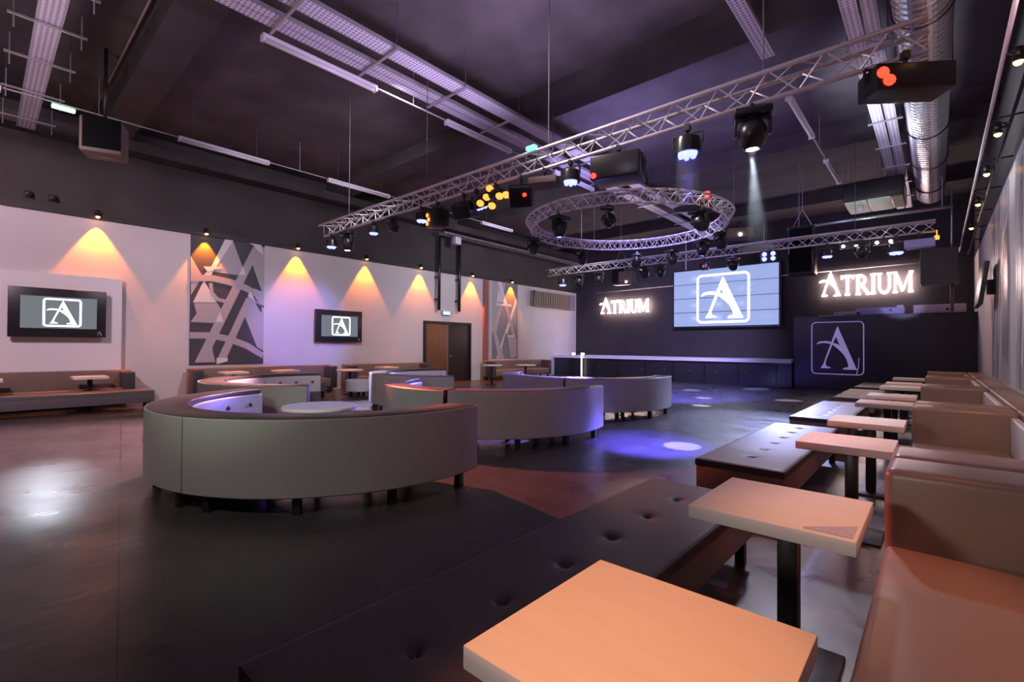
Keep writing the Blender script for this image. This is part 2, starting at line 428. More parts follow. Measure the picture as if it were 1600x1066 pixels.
MB().tube((-.5, -4.5, .02), (.2, -4.5, .02), .02).tube((-.5, 4.5, .02), (.2, 4.5, .02), .02).build('wall_bracket', STEEL, tr)
vt = thing('wall_vent', 'long beige ventilation grille near back end of white wall', 'vent', (XL+.12, 20.2, 3.93))
MB().box((0, 0, 0), (.24, 3.4, .76)).build('housing', CURT, vt)
b = MB()
for k in range(16): b.box((.13, -1.5+k*.2, 0), (.02, .05, .66))
b.build('slats', SPKR, vt)
MB().box((.13, -1.66, 0), (.04, .08, .78)).build('end_strip', BLACK, vt)
MB().box((.13, 1.66, 0), (.04, .5, .78)).build('end_box', MURG, vt)

# ------------------------------------------------------------------ wall lamps
def spot(name, loc, aim, col, e, size=40, blend=.3, rad=.05, parent=None):
    l = bpy.data.lights.new(name, 'SPOT'); l.color = col; l.energy = e; l.spot_size = R(size); l.spot_blend = blend; l.shadow_soft_size = rad
    o = bpy.data.objects.new(name, l); COL.objects.link(o)
    o.rotation_euler = (Vector(aim)-Vector(loc)).to_track_quat('-Z', 'Y').to_euler()
    o.location = loc
    return o
def wall_lamp(proto, loc, sx, label, group):
    """amber spot on a short arm; sx = +1 sticks out towards +x"""
    if proto is None:
        t = thing('wall_lamp', label, 'wall lamp', loc, 0, group)
        MB().tube((0, 0, 0), (.05, 0, 0), .014, 8).box((0, 0, 0), (.02, .09, .09)).build('arm', BLACK, t)
        MB().tube((.08, 0, -.06), (.08, 0, .06), .04, 14).tube((.08, 0, -.09), (.08, 0, -.06), .05, 14).build('lamp_can', BLACK, t)
        MB().lathe([(0, -.13), (.025, -.12), (.04, -.1), (.042, -.085)], 14, M=Matrix.Translation((.08, 0, 0))).build('bulb', AMBER, t)
    else:
        t = copy_tree(proto); t['label'] = label
    t.location = loc; t.rotation_euler = (0, 0, 0 if sx > 0 else PI)
    return t
LL = [(1.9, 'amber wall lamp above near television on left wall'), (4.2, 'amber wall lamp above the dark letter A mural'), (6.75, 'amber wall lamp first to the right of the letter A mural'),
      (9.2, 'amber wall lamp just right of the farther television'), (11.6, 'amber wall lamp left of the two black pipes'),
      (14.4, 'amber wall lamp right of the two black pipes'), (17.0, 'amber wall lamp above the far grey mural')]
lp = None
for y, lab in LL:
    t = wall_lamp(lp, (XL+.065, y, 4.665), 1, lab, 'amber lamps along the left wall')
    if lp is None: lp = t
    spot('amber_spot', (XL+.14, y, 4.515), (XL+.06, y, 1.2), (1, .23, .004), 600, 66, .3, .02)
rail = thing('lamp_rail', 'thin black rail carrying amber lamps along the right wall top', 'rail', (.55, 13, 4.72))
MB().tube((0, -8, 0), (0, 8.5, 0), .022, 10).build('upper_tube', ALU, rail)
MB().tube((.2, -8, -.12), (.2, 8.5, -.12), .02, 10).build('lower_tube', BLACK, rail)
for k in range(9): MB().tube((0, -7.6+k*2.0, 0), (.4, -7.6+k*2.0, .0), .014, 8).tube((0, -7.6+k*2, 0), (.2, -7.6+k*2, -.12), .012, 6).build('wall_bracket', BLACK, rail)
RL = [(4.9, 'amber lamp on right wall rail nearest the camera'), (7.2, 'amber lamp on right wall rail, second along from the camera'), (9.45, 'amber lamp on right wall rail, third along from the camera'),
      (11.5, 'amber lamp on right wall rail, fourth along from the camera'), (13.8, 'amber lamp on right wall rail, fifth along from the camera'), (16.4, 'amber lamp on right wall rail, sixth along from the camera')]
for y, lab in RL:
    t = wall_lamp(lp, (.72, y, 4.60), -1, lab, 'amber lamps along the right wall')
for y in (4.9, 8.3, 12.5, 16.4):
    spot('amber_spot', (.57, y, 4.45), (.25, y+1.0, 0), (1, .42, .2), 190, 60, .6, .05)

for i, y in enumerate((.72, 1.12)):
    tag(MB().box((XL+.07, y, 4.86), (.14, .10, .10), bev=.02).tube((XL+.14, y, 4.84), (XL+.19, y, 4.82), .03, 12).box((XL+.01, y, 4.86), (.02, .16, .16)).build('wall_sensor', BLACKP),
        ['small black sensor box on ledge above near television, left one', 'small black sensor box on ledge above near television, right one'][i], 'sensor')
# ------------------------------------------------------------------ round booths
def rim(r0, r1, z0, z1, c=.03):
    return [(r0, z0), (r1, z0), (r1, z1-c), (r1-c*.3, z1-c*.3), (r1-c, z1), (r0+c, z1), (r0+c*.3, z1-c*.3), (r0, z1-c)]
def curved_sofa(name, label, cx, cy, starts, RO=2.0, span=88, group='curved sofas round the booths'):
    t = thing('curved_sofa', label, 'sofa', (cx, cy, 0), 0, group)
    for s, e_ in starts:
        a0, a1 = R(s), R(e_); n = 30
        # back shell
        MB().sweep([(RO-.36, .17), (RO-.01, .17), (RO, .18), (RO, .845), (RO-.006, .851), (RO-.02, .851), (RO-.02, .80), (RO-.36, .80)], a0, a1, n).build('outer_shell', LEATHER, t, sharp=35)
        MB().sweep(rim(RO-.385, RO-.021, .80, .858, .012), a0-.002, a1+.002, n).build('top_roll', CAP, t, sharp=50)
        MB().sweep(rim(RO-.43, RO-.36, .42, .80, .03), a0, a1, n).build('inner_back', LEATHERW, t, sharp=50)
        MB().sweep(rim(RO-.95, RO-.42, .18, .45, .04), a0, a1, n).build('seat', SLATE, t, sharp=50)
        for e in (0, 1):
            a = (a0+.002) if e == 0 else (a1-.002)
            MB().box(((RO-.18)*math.cos(a), (RO-.18)*math.sin(a), .485), (.34, .012, .61), rz=a).build('end_panel', CAP, t)
        for k in range(7):
            a = a0+(a1-a0)*(k+.5)/7
            MB().lathe([(0, .012), (.02, .01), (.03, 0)], 10, M=Matrix.Translation(((RO-.437)*math.cos(a), (RO-.437)*math.sin(a), .66)) @ Matrix.Rotation(a, 4, 'Z') @ Matrix.Rotation(-PI/2, 4, 'Y')).build('button', CAP, t)
        for k in range(4):
            a = a0+(a1-a0)*(.06+.88*k/3)
            MB().box(((RO-.12)*math.cos(a), (RO-.12)*math.sin(a), .085), (.07, .07, .17), rz=a).build('leg', LEGB, t)
            MB().box(((RO-.85)*math.cos(a), (RO-.85)*math.sin(a), .09), (.07, .07, .18), rz=a).build('leg', LEGB, t)
    return t
curved_sofa('s', 'nearest curved grey sofa with dark top, large in left centre', -5.68, 3.1, ((194, 289.6), (290, 376)))
curved_sofa('s', 'middle curved grey sofa just behind and right of the nearest one', -6.07, 6.35, ((200, 291.6), (293.6, 379)))
curved_sofa('s', 'farthest curved grey sofa at centre beside the blue lit dance floor', -6.4, 9.85, ((200, 290.4), (291.6, 381)))
curved_sofa('s', 'left rear curved sofa seen over the nearest sofa with green grey back', -9.15, 4.5, ((152, 239.5), (240.5, 329)))
curved_sofa('s', 'right rear curved sofa lit purple behind the middle sofa', -9.1, 7.95, ((145, 230), (231, 320)))
def round_table(x, y, d, label, z=.75):
    t = thing('round_table', label, 'table', (x, y, 0), 0, 'round tables in the booths')
    MB().lathe([(0, z-.045), (d/2-.01, z-.045), (d/2, z-.035), (d/2, z-.01), (d/2-.01, z), (0, z)], 40).build('table_top', TOPW, t, sharp=40)
    MB().tube((0, 0, .02), (0, 0, z-.04), .04, 16).build('column', BLACK, t)
    MB().lathe([(0, 0), (.26, 0), (.26, .012), (.05, .035), (0, .035)], 24).build('base_plate', BLACK, t)
round_table(-5.74, 2.85, .88, 'pale round table inside the nearest curved sofa')
round_table(-6.5, 9.7, .8, 'pale round table inside the farthest curved sofa')
round_table(-12.9, 13.3, .8, 'pale round table left of two before the right back alcove', .78)
round_table(-12.2, 14.5, .8, 'pale round table right of two by the stage end', .78)
round_table(-13.6, 7.7, .8, 'white round table beside the white drum stool', .75)
st = thing('drum_stool', 'white round drum stool on short black legs by left wall', 'stool', (-12.6, 7.5, 0))
MB().lathe([(0, .17), (.42, .17), (.44, .19), (.44, .47), (.41, .5), (0, .5)], 32).build('seat_drum', LEATHERW, st, sharp=40)
for k in range(4):
    a = PI/4+k*PI/2; MB().box((.3*math.cos(a), .3*math.sin(a), .085), (.06, .06, .17)).build('leg', LEGB, st)

# ------------------------------------------------------------------ benches, square tables and booth sofas on the right
def bench(x0, x1, y0, y1, label, nb=0, m_side=BROWN, m_top=SLATE, group='buttoned benches on the right', z=.45, off=.43, sp=.445, axis='y'):
    t = thing('bench', label, 'bench', ((x0+x1)/2, (y0+y1)/2, 0), 0, group)
    w, l = x1-x0, y1-y0
    MB().box((0, 0, .17+(z-.06-.17)/2), (w-.012, l-.012, z-.06-.17), bev=.008).build('body', m_side, t, sharp=40)
    # cushion top with dimples
    b = MB(); fine = .013 if y0 < 5 else .03; nx, ny = max(6, int(w/fine)), max(10, int(l/fine))
    bt = [(-l/2+off+k*sp) for k in range(nb)]
    g = []
    for i in range(nx+1):
        row = []
        for j in range(ny+1):
            x = -w/2+w*i/nx; y = -l/2+l*j/ny
            e = min(x+w/2, w/2-x, y+l/2, l/2-y)
            zz = z - .012*max(0, 1-e/.022)**2
            for yb in bt:
                dd = math.hypot(x, y-yb); zz -= .034*math.exp(-(dd/.026)**2)+.008*math.exp(-(dd/.07)**2)
            row.append(b.bm.verts.new((x, y, zz)))
        g.append(row)
    for i in range(nx):
        for j in range(ny):
            f = b.bm.faces.new([g[i][j], g[i+1][j], g[i+1][j+1], g[i][j+1]]); f.smooth = True
    edge = [g[i][0] for i in range(nx+1)]+[g[nx][j] for j in range(1, ny+1)]+[g[i][ny] for i in range(nx-1, -1, -1)]+[g[0][j] for j in range(ny-1, 0, -1)]
    low = [b.bm.verts.new((v.co.x, v.co.y, z-.07)) for v in edge]
    n = len(edge)
    for k in range(n): b.bm.faces.new([edge[k], edge[(k+1) % n], low[(k+1) % n], low[k]])
    b.build('cushion_top', m_top, t, sharp=50)
    for yb in bt:
        MB().lathe([(0, .008), (.008, .007), (.013, 0), (.012, -.006)], 14).build('button', BTN, t, loc=(0, yb, z-.040))
    for sx in (-1, 1):
        for sy in (-1, 1): MB().box((sx*(w/2-.06), sy*(l/2-.09), .088), (.06, .06, .176)).build('leg', LEGB, t)
    return t
BY = [(.59, 3.66), (4.58, 7.55), (8.45, 11.35), (12.35, 15.3), (16.2, 18.6)]
BLAB = ['nearest dark buttoned bench along the bottom of the picture', 'second dark buttoned bench beyond the nearest one', 'third bench along the right side with white light patch', 'fourth bench along the right side', 'fifth and farthest bench on the right side']
for i, (y0, y1) in enumerate(BY): bench(-1.73, -.97, y0, y1, BLAB[i], 6)
def square_table(x0, y0, label, s=.655, group='square tables along the right side', z=.75, col=True):
    t = thing('square_table', label, 'table', (x0+s/2, y0+s/2, 0), 0, group)
    MB().box((0, 0, z-.03), (s, s, .06), bev=.004, seg=2).build('table_top', TOPW, t, sharp=40)
    MB().box((.03, 0, (z-.06)/2+.01), (.085, .085, z-.08), bev=.006, seg=2).build('column', BLACK, t, sharp=40)
    MB().box((.03, 0, .01), (.4, .4, .02), bev=.005, seg=2).build('base_plate', BLACK, t, sharp=40)
    return t
TY = [(.82, 'nearest square pale table lit orange at bottom right'), (2.27, 'second square table with a printed card on its corner'), (4.42, 'third square table along the right side, after the near sofa back'),
      (5.92, 'fourth square table along the right side'), (8.15, 'fifth square table along the right side'), (9.6, 'sixth square table along the right side'),
      (11.95, 'seventh square table along the right side'), (13.3, 'eighth square table along the right side'), (15.6, 'ninth and farthest square table on the right side')]
for y, lab in TY: square_table(-.89 if y < 4 else -.86, y, lab, s=.655 if y < 4 else .62)
cdm = MB(); cdm.slab([(0, 0), (.17, 0), (.17, .17), (0, .02)], Matrix.Translation((-.42, 2.30, .751)) @ Matrix.Identity(4), .0015)
tag(cdm.build('menu_card', PAPER), 'lilac printed card lying on the second square table corner', 'card')
# booth sofas against the right wall: seat, wall back and an end back at each side
def booth_sofa(y0, y1, label, near_back=True, far_back=True):
    t = thing('booth_sofa', label, 'sofa', (.2, (y0+y1)/2, 0), 0, 'brown booth sofas on the right wall')
    l = y1-y0; h = l/2
    fx0 = -.42; fx1 = .74   # local x (seat front at world -.22)
    ya = -h+(.42 if near_back else 0); yb = h-(.42 if far_back else 0)
    MB().box(((fx0+.36)/2, (ya+yb)/2, .30), (.36-fx0-.01, yb-ya-.006, .29), bev=.035, seg=4).build('seat', BROWN, t, sharp=60)
    MB().box((fx0/2+.18, (ya+yb)/2, .10), (.36-fx0-.08, yb-ya-.05, .11)).build('plinth', LEGB, t)
    MB().box((.395, (ya+yb)/2, .50), (.07, yb-ya-.01, .60), bev=.02).build('wall_back', LEATHERW, t, sharp=50)
    MB().box((.585, 0, .44), (.3, l-.01, .82), bev=.03).build('wall_ledge', BROWN, t, sharp=50)
    if far_back: MB().box((.01, h-.21, .50), (.86, .41, .70), bev=.05, seg=5).build('end_back', BROWN, t, sharp=60)
    if near_back: MB().box((.01, -h+.21, .50), (.86, .41, .70), bev=.05, seg=5).build('end_back', BROWN, t, sharp=60)
    b = 0
    for sy in (-1, 1): MB().box((fx0+.07, sy*(h-.15), .075), (.06, .06, .15)).build('leg', LEGB, t)
    return t
booth_sofa(-.6, 3.72, 'nearest brown booth sofa filling the bottom right corner', near_back=False)
booth_sofa(3.75, 7.50, 'second brown booth sofa along the right wall')
booth_sofa(7.53, 11.45, 'third brown booth sofa along the right wall')
booth_sofa(11.48, 15.35, 'fourth brown booth sofa along the right wall')
booth_sofa(15.38, 18.9, 'farthest brown booth sofa along the right wall')

# ------------------------------------------------------------------ banquettes along the left wall
def wall_sofa(y0, y1, label, m=BROWN, arm=True):
    t = thing('wall_sofa', label, 'sofa', (XL+.17, (y0+y1)/2, 0), 0, 'sofas along the left wall')
    l = y1-y0
    MB().box((.12, 0, .5), (.22, l, .72), bev=.03).build('backrest', m, t, sharp=50)
    MB().box((.45, 0, .31), (.44, l-.02, .27), bev=.03).build('seat', m, t, sharp=50)
    if arm:
        for s in (-1, 1): MB().box((.45, s*(l/2-.12), .48), (.46, .24, .7), bev=.03).build('arm', SLATE, t, sharp=50)
    for s in (-1, 1):
        for x in (.12, .6): MB().box((x, s*(l/2-.2), .08), (.06, .06, .17)).build('leg', LEGB, t)
    return t
wall_sofa(-1.9, 2.55, 'brown wall sofa below the near television')
wall_sofa(3.75, 7.75, 'brown wall sofa below the letter A mural')
wall_sofa(8.25, 11.6, 'brown wall sofa below the farther television')
wall_sofa(14.95, 19.2, 'brown wall sofa below the far grey mural')
GREYB = mat('grey_brown_leather', (.13, .12, .125), .4)
bench(-13.95, -13.4, -1.9, 2.72, 'long grey bench in front of near television sofa', 0, GREYB, GREYB, 'benches along the left wall')
bench(-13.6, -13.1, 3.95, 6.7, 'grey bench before the sofa under the letter A mural', 0, GREYB, GREYB, 'benches along the left wall')
LT = [(-.25, 'white square table at left edge behind long grey bench'), (1.4, 'white square table near right end of long grey bench'), (4.35, 'white square table under the left part of letter A mural'), (5.75, 'white square table under the right part of letter A mural'), (9.2, 'white square table under the farther television')]
for y, lab in LT: square_table(-14.62, y, lab, s=.6, group='tables along the left wall', z=.76)

# ------------------------------------------------------------------ stage
stg = thing('stage', 'low black stage with a lilac lit edge along the back wall', 'stage', (0, 0, 0))
slabbox('stage_body', XL+.01, -4.12, 20.55, YB-.01, 0.002, .92, NAVY, stg)
slabbox('stage_edge', XL+.01, -4.12, 20.42, YB-.01, .925, 1.06, STAGEE, stg)
for k in range(8): slabbox('post', -14.2+k*1.35, -14.1+k*1.35, 20.50, 20.55, .002, .92, BLACKP, stg)
for k in range(9):
    MB().tube((-13.6+k*1.12, 20.54, .5), (-13.6+k*1.12, 20.52, .5), .022, 10).build('rivet_light', mat('dim_stud', (.3, .28, .25), .3) if k == 0 else bpy.data.materials['dim_stud'], stg)
for i, (x, lab) in enumerate(((-14.05, 'bright white floodlight on stage edge, left of a pair'), (-13.5, 'bright white floodlight on stage edge, right of a pair'))):
    t = thing('stage_floodlight', lab, 'floodlight', (x, 20.62, 1.06))
    MB().box((0, 0, .07), (.24, .14, .14), bev=.015).build('housing', BLACK, t)
    MB().box((0, -.076, .075), (.19, .012, .09)).build('lens', SAFEW, t)
vs = tag(MB().box((-13.45, 20.385, .53), (.05, .05, 1.05)).build('light_tube', emis('white_tube_glow', (1, 1, .8), 3.5)), 'upright glowing white tube against the stage front', 'light tube')

# black DJ structure in the right back corner
dj = thing('dj_booth', 'tall black panelled booth with a lilac letter A logo', 'booth', (0, 0, 0))
slabbox('front_wall', -4.1, XR-.004, 20.8, 20.95, .002, 2.68, NAVY, dj)
slabbox('side_wall', -4.1, -3.95, 20.96, YB-.01, .002, 2.68, NAVY, dj)
slabbox('upper_deck', -3.94, XR-.004, 20.96, YB-.01, 2.5, 2.66, NAVY, dj)
b = MB(); Md = wallM(V(-3.52, 20.798, .55), (1, 0, 0), (0, -1, 0))
logo(b, Md, 1.6, 1.93, .012, ring=.02); b.build('logo', LOGOP, dj)
b = MB(); b.stroke([(1.06, .02), (1.12, .3), (1.13, .6)], .022, Md @ Matrix.Translation((.32, .02, .01)), .01); b.build('reflected_stroke', LOGOP, dj)  # reflected streak built as a solid, faintly glowing strip
desk = thing('dj_desk', 'low pale blue lit mixing desk on the black booth top', 'desk', (-1.5, 20.98, 2.69))
MB().box((0, .2, .13), (1.35, .35, .24), bev=.02).build('front_panel', DJW, desk)
MB().box((-.95, .2, .08), (.8, .35, .13), bev=.02).build('side_shelf', DJW, desk)
MB().tube((.3, .03, .15), (.3, -.01, .15), .04, 12).build('knob', BLACK, desk)
MB().box((.55, .2, .28), (.18, .1, .08)).build('small_lamp', TUBEW, desk)
dk2 = thing('equipment_case', 'pale pink flat case on booth top by the right wall', 'case', (.05, 20.98, 2.69))
MB().box((0, .2, .15), (1.3, .35, .28), bev=.02).build('case_body', DJP, dk2)
MB().tube((.2, .03, .12), (.2, -.01, .12), .04, 12).build('knob', BLACK, dk2)
rl = tag(MB().tube((-3.3, 20.9, 2.705), (-2.5, 20.9, 2.705), .012, 8).path([(-3.3, 20.9, 2.705), (-3.3, 20.9, 2.67)], .01).build('hand_rail', ALU), 'thin metal rail on black booth top left of mixing desk', 'rail')

# ------------------------------------------------------------------ video wall
YV = YB-.55
vw = thing('video_wall', 'large video wall of sixteen pale blue screens with lit A logo', 'video wall', (0, 0, 0))
cx = [-9.20, -8.0, -6.84, -5.85, -4.86]
x0v, x1v, z0v, z1v = -9.36, -4.90, 2.47, 5.08
slabbox('back_frame', x0v-.06, x1v+.06, YV+.09, YV+.3, z0v-.06, z1v+.06, BLACK, vw)
for i in range(4):
    for j in range(4):
        w = (x1v-x0v)/4; h = (z1v-z0v)/4
        MB().box((x0v+w*(i+.5), YV+.05, z0v+h*(j+.5)), (w-.012, .07, h-.03), bev=.004, seg=1).build('screen', SCREENB, vw)
b = MB(); logo(b, wallM(V(x0v+1.08, YV+.013, z0v+.14), (1, 0, 0), (0, -1, 0)), 2.28, 2.22, .01, ring=.042, fat=.022); b.build('lit_logo', LOGOW, vw)
for x in (x0v+.5, x1v-.6):
    MB().tube((x, YV+.2, z1v), (x, YV+.2, ZC), .025, 8).build('hanging_rod', ALU, vw)

# ------------------------------------------------------------------ ATRIUM signs
def letters():
    s = .13
    out = []
    out.append(('A', None, .0))
    return out
def arc(cx, cy, rx, ry, a0, a1, n=8): return [(cx+rx*math.cos(R(a0+(a1-a0)*k/n)), cy+ry*math.sin(R(a0+(a1-a0)*k/n))) for k in range(n+1)]
GLY = {
 'T': [([(.0, .76), (.62, .76)], .1), ([(.31, .74), (.31, .03)], .13), ([(.2, .03), (.42, .03)], .06), ([(.03, .78), (.03, .66)], .05), ([(.59, .78), (.59, .66)], .05)],
 'R': [([(.12, .78), (.12, .03)], .13), ([(.02, .03), (.24, .03)], .06), ([(.02, .77), (.3, .77)], .06), ([(.12, .74)]+arc(.26, .58, .2, .17, 80, -90)+[(.12, .40)], .09), ([(.27, .40), (.6, .03)], .12), ([(.5, .03), (.66, .03)], .06)],
 'I': [([(.12, .78), (.12, .03)], .13), ([(.01, .03), (.23, .03)], .06), ([(.01, .77), (.23, .77)], .06)],
 'U': [([(.12, .78), (.12, .3)]+arc(.34, .27, .22, .24, 180, 360)+[(.56, .3), (.56, .78)], .1), ([(.01, .77), (.23, .77)], .06), ([(.46, .77), (.66, .77)], .06)],
 'M': [([(.1, .78), (.1, .03)], .08), ([(.12, .76), (.42, .08)], .12), ([(.42, .08), (.74, .76)], .07), ([(.76, .78), (.76, .03)], .13), ([(.0, .03), (.2, .03)], .06), ([(.66, .03), (.87, .03)], .06), ([(.0, .77), (.16, .77)], .05), ([(.7, .77), (.87, .77)], .05)],
}
def atrium(x0, z0, W, H, y, label):
    t = thing('illuminated_sign', label, 'sign', (x0, y, z0))
    adv = [('A', 1.04), ('T', .70), ('R', .70), ('I', .29), ('U', .72), ('M', .9)]
    tot = sum(a for _, a in adv); sx = W/tot; x = 0
    for ch, a in adv:
        b = MB(); M = wallM(V(x*sx, 0, 0), (1, 0, 0), (0, -1, 0))
        if ch == 'A':
            S = M @ Matrix.Translation((-.18*sx, -.12*H, 0)) @ Matrix.Diagonal((1.38*sx, 1.22*H, 1, 1))
            for k, P in enumerate((L_THICK, L_THIN, L_SWASH)):
                b.slab(P, S @ Matrix.Translation((0, 0, .0005*k)), .05)
            b.stroke(L_SWASH, .03, S @ Matrix.Translation((0, 0, .002)), .05); b.stroke(L_THIN, .03, S @ Matrix.Translation((0, 0, .0025)), .05)
        else:
            S = M @ Matrix.Diagonal((sx, H*.98, 1, 1))
            for k, (pts, w) in enumerate(GLY[ch]): b.stroke(pts, w*1.1, S @ Matrix.Translation((0, 0, .0007*k)), .05)
        b.build('letter', SIGNW, t); x += a
    b = MB()
    for k in range(6): b.tube((W*(k+.5)/6, 0, H*.3), (W*(k+.5)/6, YB-y, H*.3), .012, 6)
    b.build('mounting_pins', BLACK, t)
atrium(-13.6, 3.28, 2.8, .86, YB-.16, 'row of glowing white letters on black wall left of the video wall')
atrium(-3.48, 3.56, 2.86, .98, YB-.16, 'row of glowing white letters on black wall right of the video wall')

# ------------------------------------------------------------------ trusses
TZ, TYY = 4.30, 5.28
def lacing(p, q, n, r=.009):
    b = MB(); pts = [(p if k % 2 == 0 else q)(k/n) for k in range(n+1)]
    return b.path(pts, r, 6)
def truss(x0, x1, y, z, label, s=.27, n=44):
    t = thing('lighting_truss', label, 'truss', ((x0+x1)/2, y, z), 0)
    a, c = x0-(x0+x1)/2, x1-(x0+x1)/2
    P = [lambda u: V(a+(c-a)*u, 0, 0), lambda u: V(a+(c-a)*u, s, 0), lambda u: V(a+(c-a)*u, s/2, -s*.85)]
    for f in P: MB().tube(f(0), f(1), .024, 12).build('chord', ALU, t)
    for i in range(3): lacing(P[i], P[(i+1) % 3], n).build('lacing', ALU, t)
    return t
truss(-10.8, -.05, TYY, TZ, 'long silver lighting truss crossing the near half of the room')
truss(-11.1, -.02, 14.35, 4.42, 'silver lighting truss in front of the video wall', n=44)
# round truss
ct = thing('circular_truss', 'round silver lighting truss hanging over the dance floor', 'truss', (-5.55, 10.25, 4.38))
def circ(r, z, u): return V(r*math.cos(2*PI*u), r*math.sin(2*PI*u), z)
CR = [(2.12, 0), (2.36, 0), (2.24, -.22)]
CR = [(2.12, .12), (2.36, .12), (2.24, -.1)]
for r, z in CR:
    b = MB(); b.path([circ(r, z, k/60) for k in range(61)], .024, 8); b.build('chord', ALU, ct)
for i in range(3):
    A, B = CR[i], CR[(i+1) % 3]
    b = MB(); b.path([circ(*(A if k % 2 == 0 else B), k/96) for k in range(97)], .009, 5); b.build('lacing', ALU, ct)
RODM = mat('dark_steel_rod', (.13, .12, .14), .5, metal=.5)
def rod(x, y, z0, z1, label):
    tag(MB().tube((x, y, z0), (x, y, z1), .007, 6).build('hanging_rod', RODM), label, 'rod', 'hanging rods')
for x, lab in ((-9.43, 'left end'), (-6.77, 'left middle'), (-4.05, 'right middle'), (-1.31, 'right end')):
    rod(x, TYY, TZ+.02, ZC, 'thin steel rod holding the near truss at its %s' % lab)
for k, (a, lab) in enumerate(((20, 'right'), (140, 'left'), (260, 'near'))):
    rod(-5.55+2.36*math.cos(R(a)), 10.25+2.36*math.sin(R(a)), 4.52, ZC, 'thin steel rod holding the round truss on its %s side' % lab)
for x, lab in ((-9.5, 'left'), (-5.5, 'middle'), (-1.5, 'right')):
    rod(x, 14.35, 4.44, 6.52 if False else ZC, 'thin steel rod holding the far truss at its %s' % lab)
# pipe above the far truss and speaker
pp = tag(MB().tube((-3.3, 15.9, 5.02), (.3, 15.9, 5.02), .04, 10).tube((-3.0, 15.9, 5.0), (-3.0, 15.9, ZC), .012, 6).tube((.1, 15.9, 5.0), (.1, 15.9, ZC), .012, 6).build('ceiling_pipe', STEEL), 'grey pipe hanging just above and behind the far truss', 'pipe')
pb = tag(MB().tube((-13.9, YB-.1, 4.45), (.3, YB-.1, 4.62), .03, 8).build('wall_pipe', STEEL), 'thin grey conduit along the black back wall above the signs', 'pipe')

# ------------------------------------------------------------------ stage light fixtures
def clamp(b, z0, z1, y=0):
    b.tube((0, y, z0), (0, y, z1), .018, 8); b.box((0, y, z1-.03), (.05, .06, .07))
HZ, F2, CZ = 4.3-.2295, 4.42-.2295, 4.28
def hung(loc, top, sc):
    x, y, z = loc; a = min((HZ, F2, CZ), key=lambda q: (abs(y-{HZ: 5.41, F2: 14.485, CZ: 10.2}[q])))
    return (x, y, a-top*sc)
def par_can(proto, loc, label, lens=BLUEL, rz=0, sc=1, tilt=0, group='led par lights'):
    loc = hung(loc, .10, sc)
    if proto is None:
        t = thing('par_light', label, 'stage light', loc, rz, group)
        b = MB(); clamp(b, .0, .1); b.box((0, 0, 0), (.3, .03, .012)); b.box((-.15, 0, -.06), (.01, .03, .12)); b.box((.15, 0, -.06), (.01, .03, .12)); b.build('yoke', BLACK, t)
        MB().lathe([(0, -.02), (.08, -.025), (.12, -.05), (.13, -.09), (.135, -.20), (.115, -.20), (.11, -.17), (0, -.165)], 24).build('body', BLACKP, t, sharp=40)
        b = MB()
        for k in range(7):
            a = k*PI/3; r = 0 if k == 6 else .068
            b.lathe([(0, -.24), (.022, -.23), (.03, -.21), (.03, -.17)], 10, M=Matrix.Translation((r*math.cos(a), r*math.sin(a), 0)))
        b.build('lens', lens, t)
    else:
        t = copy_tree(proto); t['label'] = label
    t.location = loc; t.rotation_euler = (tilt, 0, rz); t.scale = (sc, sc, sc)
    return t
def moving_head(loc, label, tilt=0, rz=0, sc=1, lens=WHITEL, cat='stage light'):
    loc = hung(loc, .08, sc)
    t = thing('moving_head', label, cat, loc, rz, 'moving head lights')
    b = MB(); clamp(b, 0, .08); b.box((0, 0, -.03), (.38, .28, .08), bev=.02); b.build('base', BLACKP, t, sharp=40)
    b = MB(); b.tube((0, 0, -.07), (0, 0, -.085), .08, 16)
    b.box((0, 0, -.095), (.36, .1, .025), bev=.008)
    for s in (-1, 1): b.box((s*.172, 0, -.18), (.03, .1, .18), bev=.012)
    b.build('yoke', BLACKP, t, sharp=40)
    M = Matrix.Translation((0, 0, -.23)) @ Matrix.Rotation(tilt, 4, 'X')
    MB().lathe([(0, .12), (.07, .115), (.115, .09), (.145, .03), (.15, -.05), (.13, -.13), (.085, -.19), (.07, -.195), (.066, -.18), (0, -.178)], 24, M=M).build('lamp_head', BLACKP, t, sharp=50)
    MB().lathe([(0, -.20), (.045, -.195), (.062, -.185)], 20, M=M).build('lens', lens, t)
    t.scale = (sc, sc, sc)
    return t
def box_light(loc, size, label, lens=None, rz=0, body=BLACKP, lp_=((0, -.5, 0),), lr=.03, name='effect_light', tilt=0, up=.14):
    loc = hung(loc, up, 1)
    t = thing(name, label, 'stage light', loc, rz, None)
    sx, sy, sz = size
    b = MB(); clamp(b, -.01, up); b.box((0, 0, 0), (sx+.05, .03, .012)); b.box((-sx/2-.02, 0, -sz*.3), (.01, .03, sz*.6)); b.box((sx/2+.02, 0, -sz*.3), (.01, .03, sz*.6)); b.build('yoke', BLACK, t)
    MB().box((0, 0, -sz/2-.02), (sx, sy, sz), bev=.015, M=Matrix.Rotation(tilt, 4, 'X')).build('body', body, t, sharp=40)
    if lens:
        for (u, v_, w) in lp_:
            c = V(u*sx, v_*sy, -sz/2-.02+w*sz); d = V(0, -1, 0) if abs(v_) >= .5 else V(0, 0, -1)
            M = Matrix.Rotation(tilt, 4, 'X')
            MB().tube(M @ c, M @ (c+d*.02), lr, 12).build('lens', lens, t)
    return t
fz = TZ-.23-.16
fy = TYY+.135
pc = par_can(None, (-10.44, fy, fz-.03), 'blue par light at far left end of near truss')
par_can(pc, (-8.68, fy, fz), 'blue par light right of the small left moving head', sc=.85)
par_can(pc, (-7.08, fy, fz), 'blue par light beside the orange glowing effect light', sc=.9)
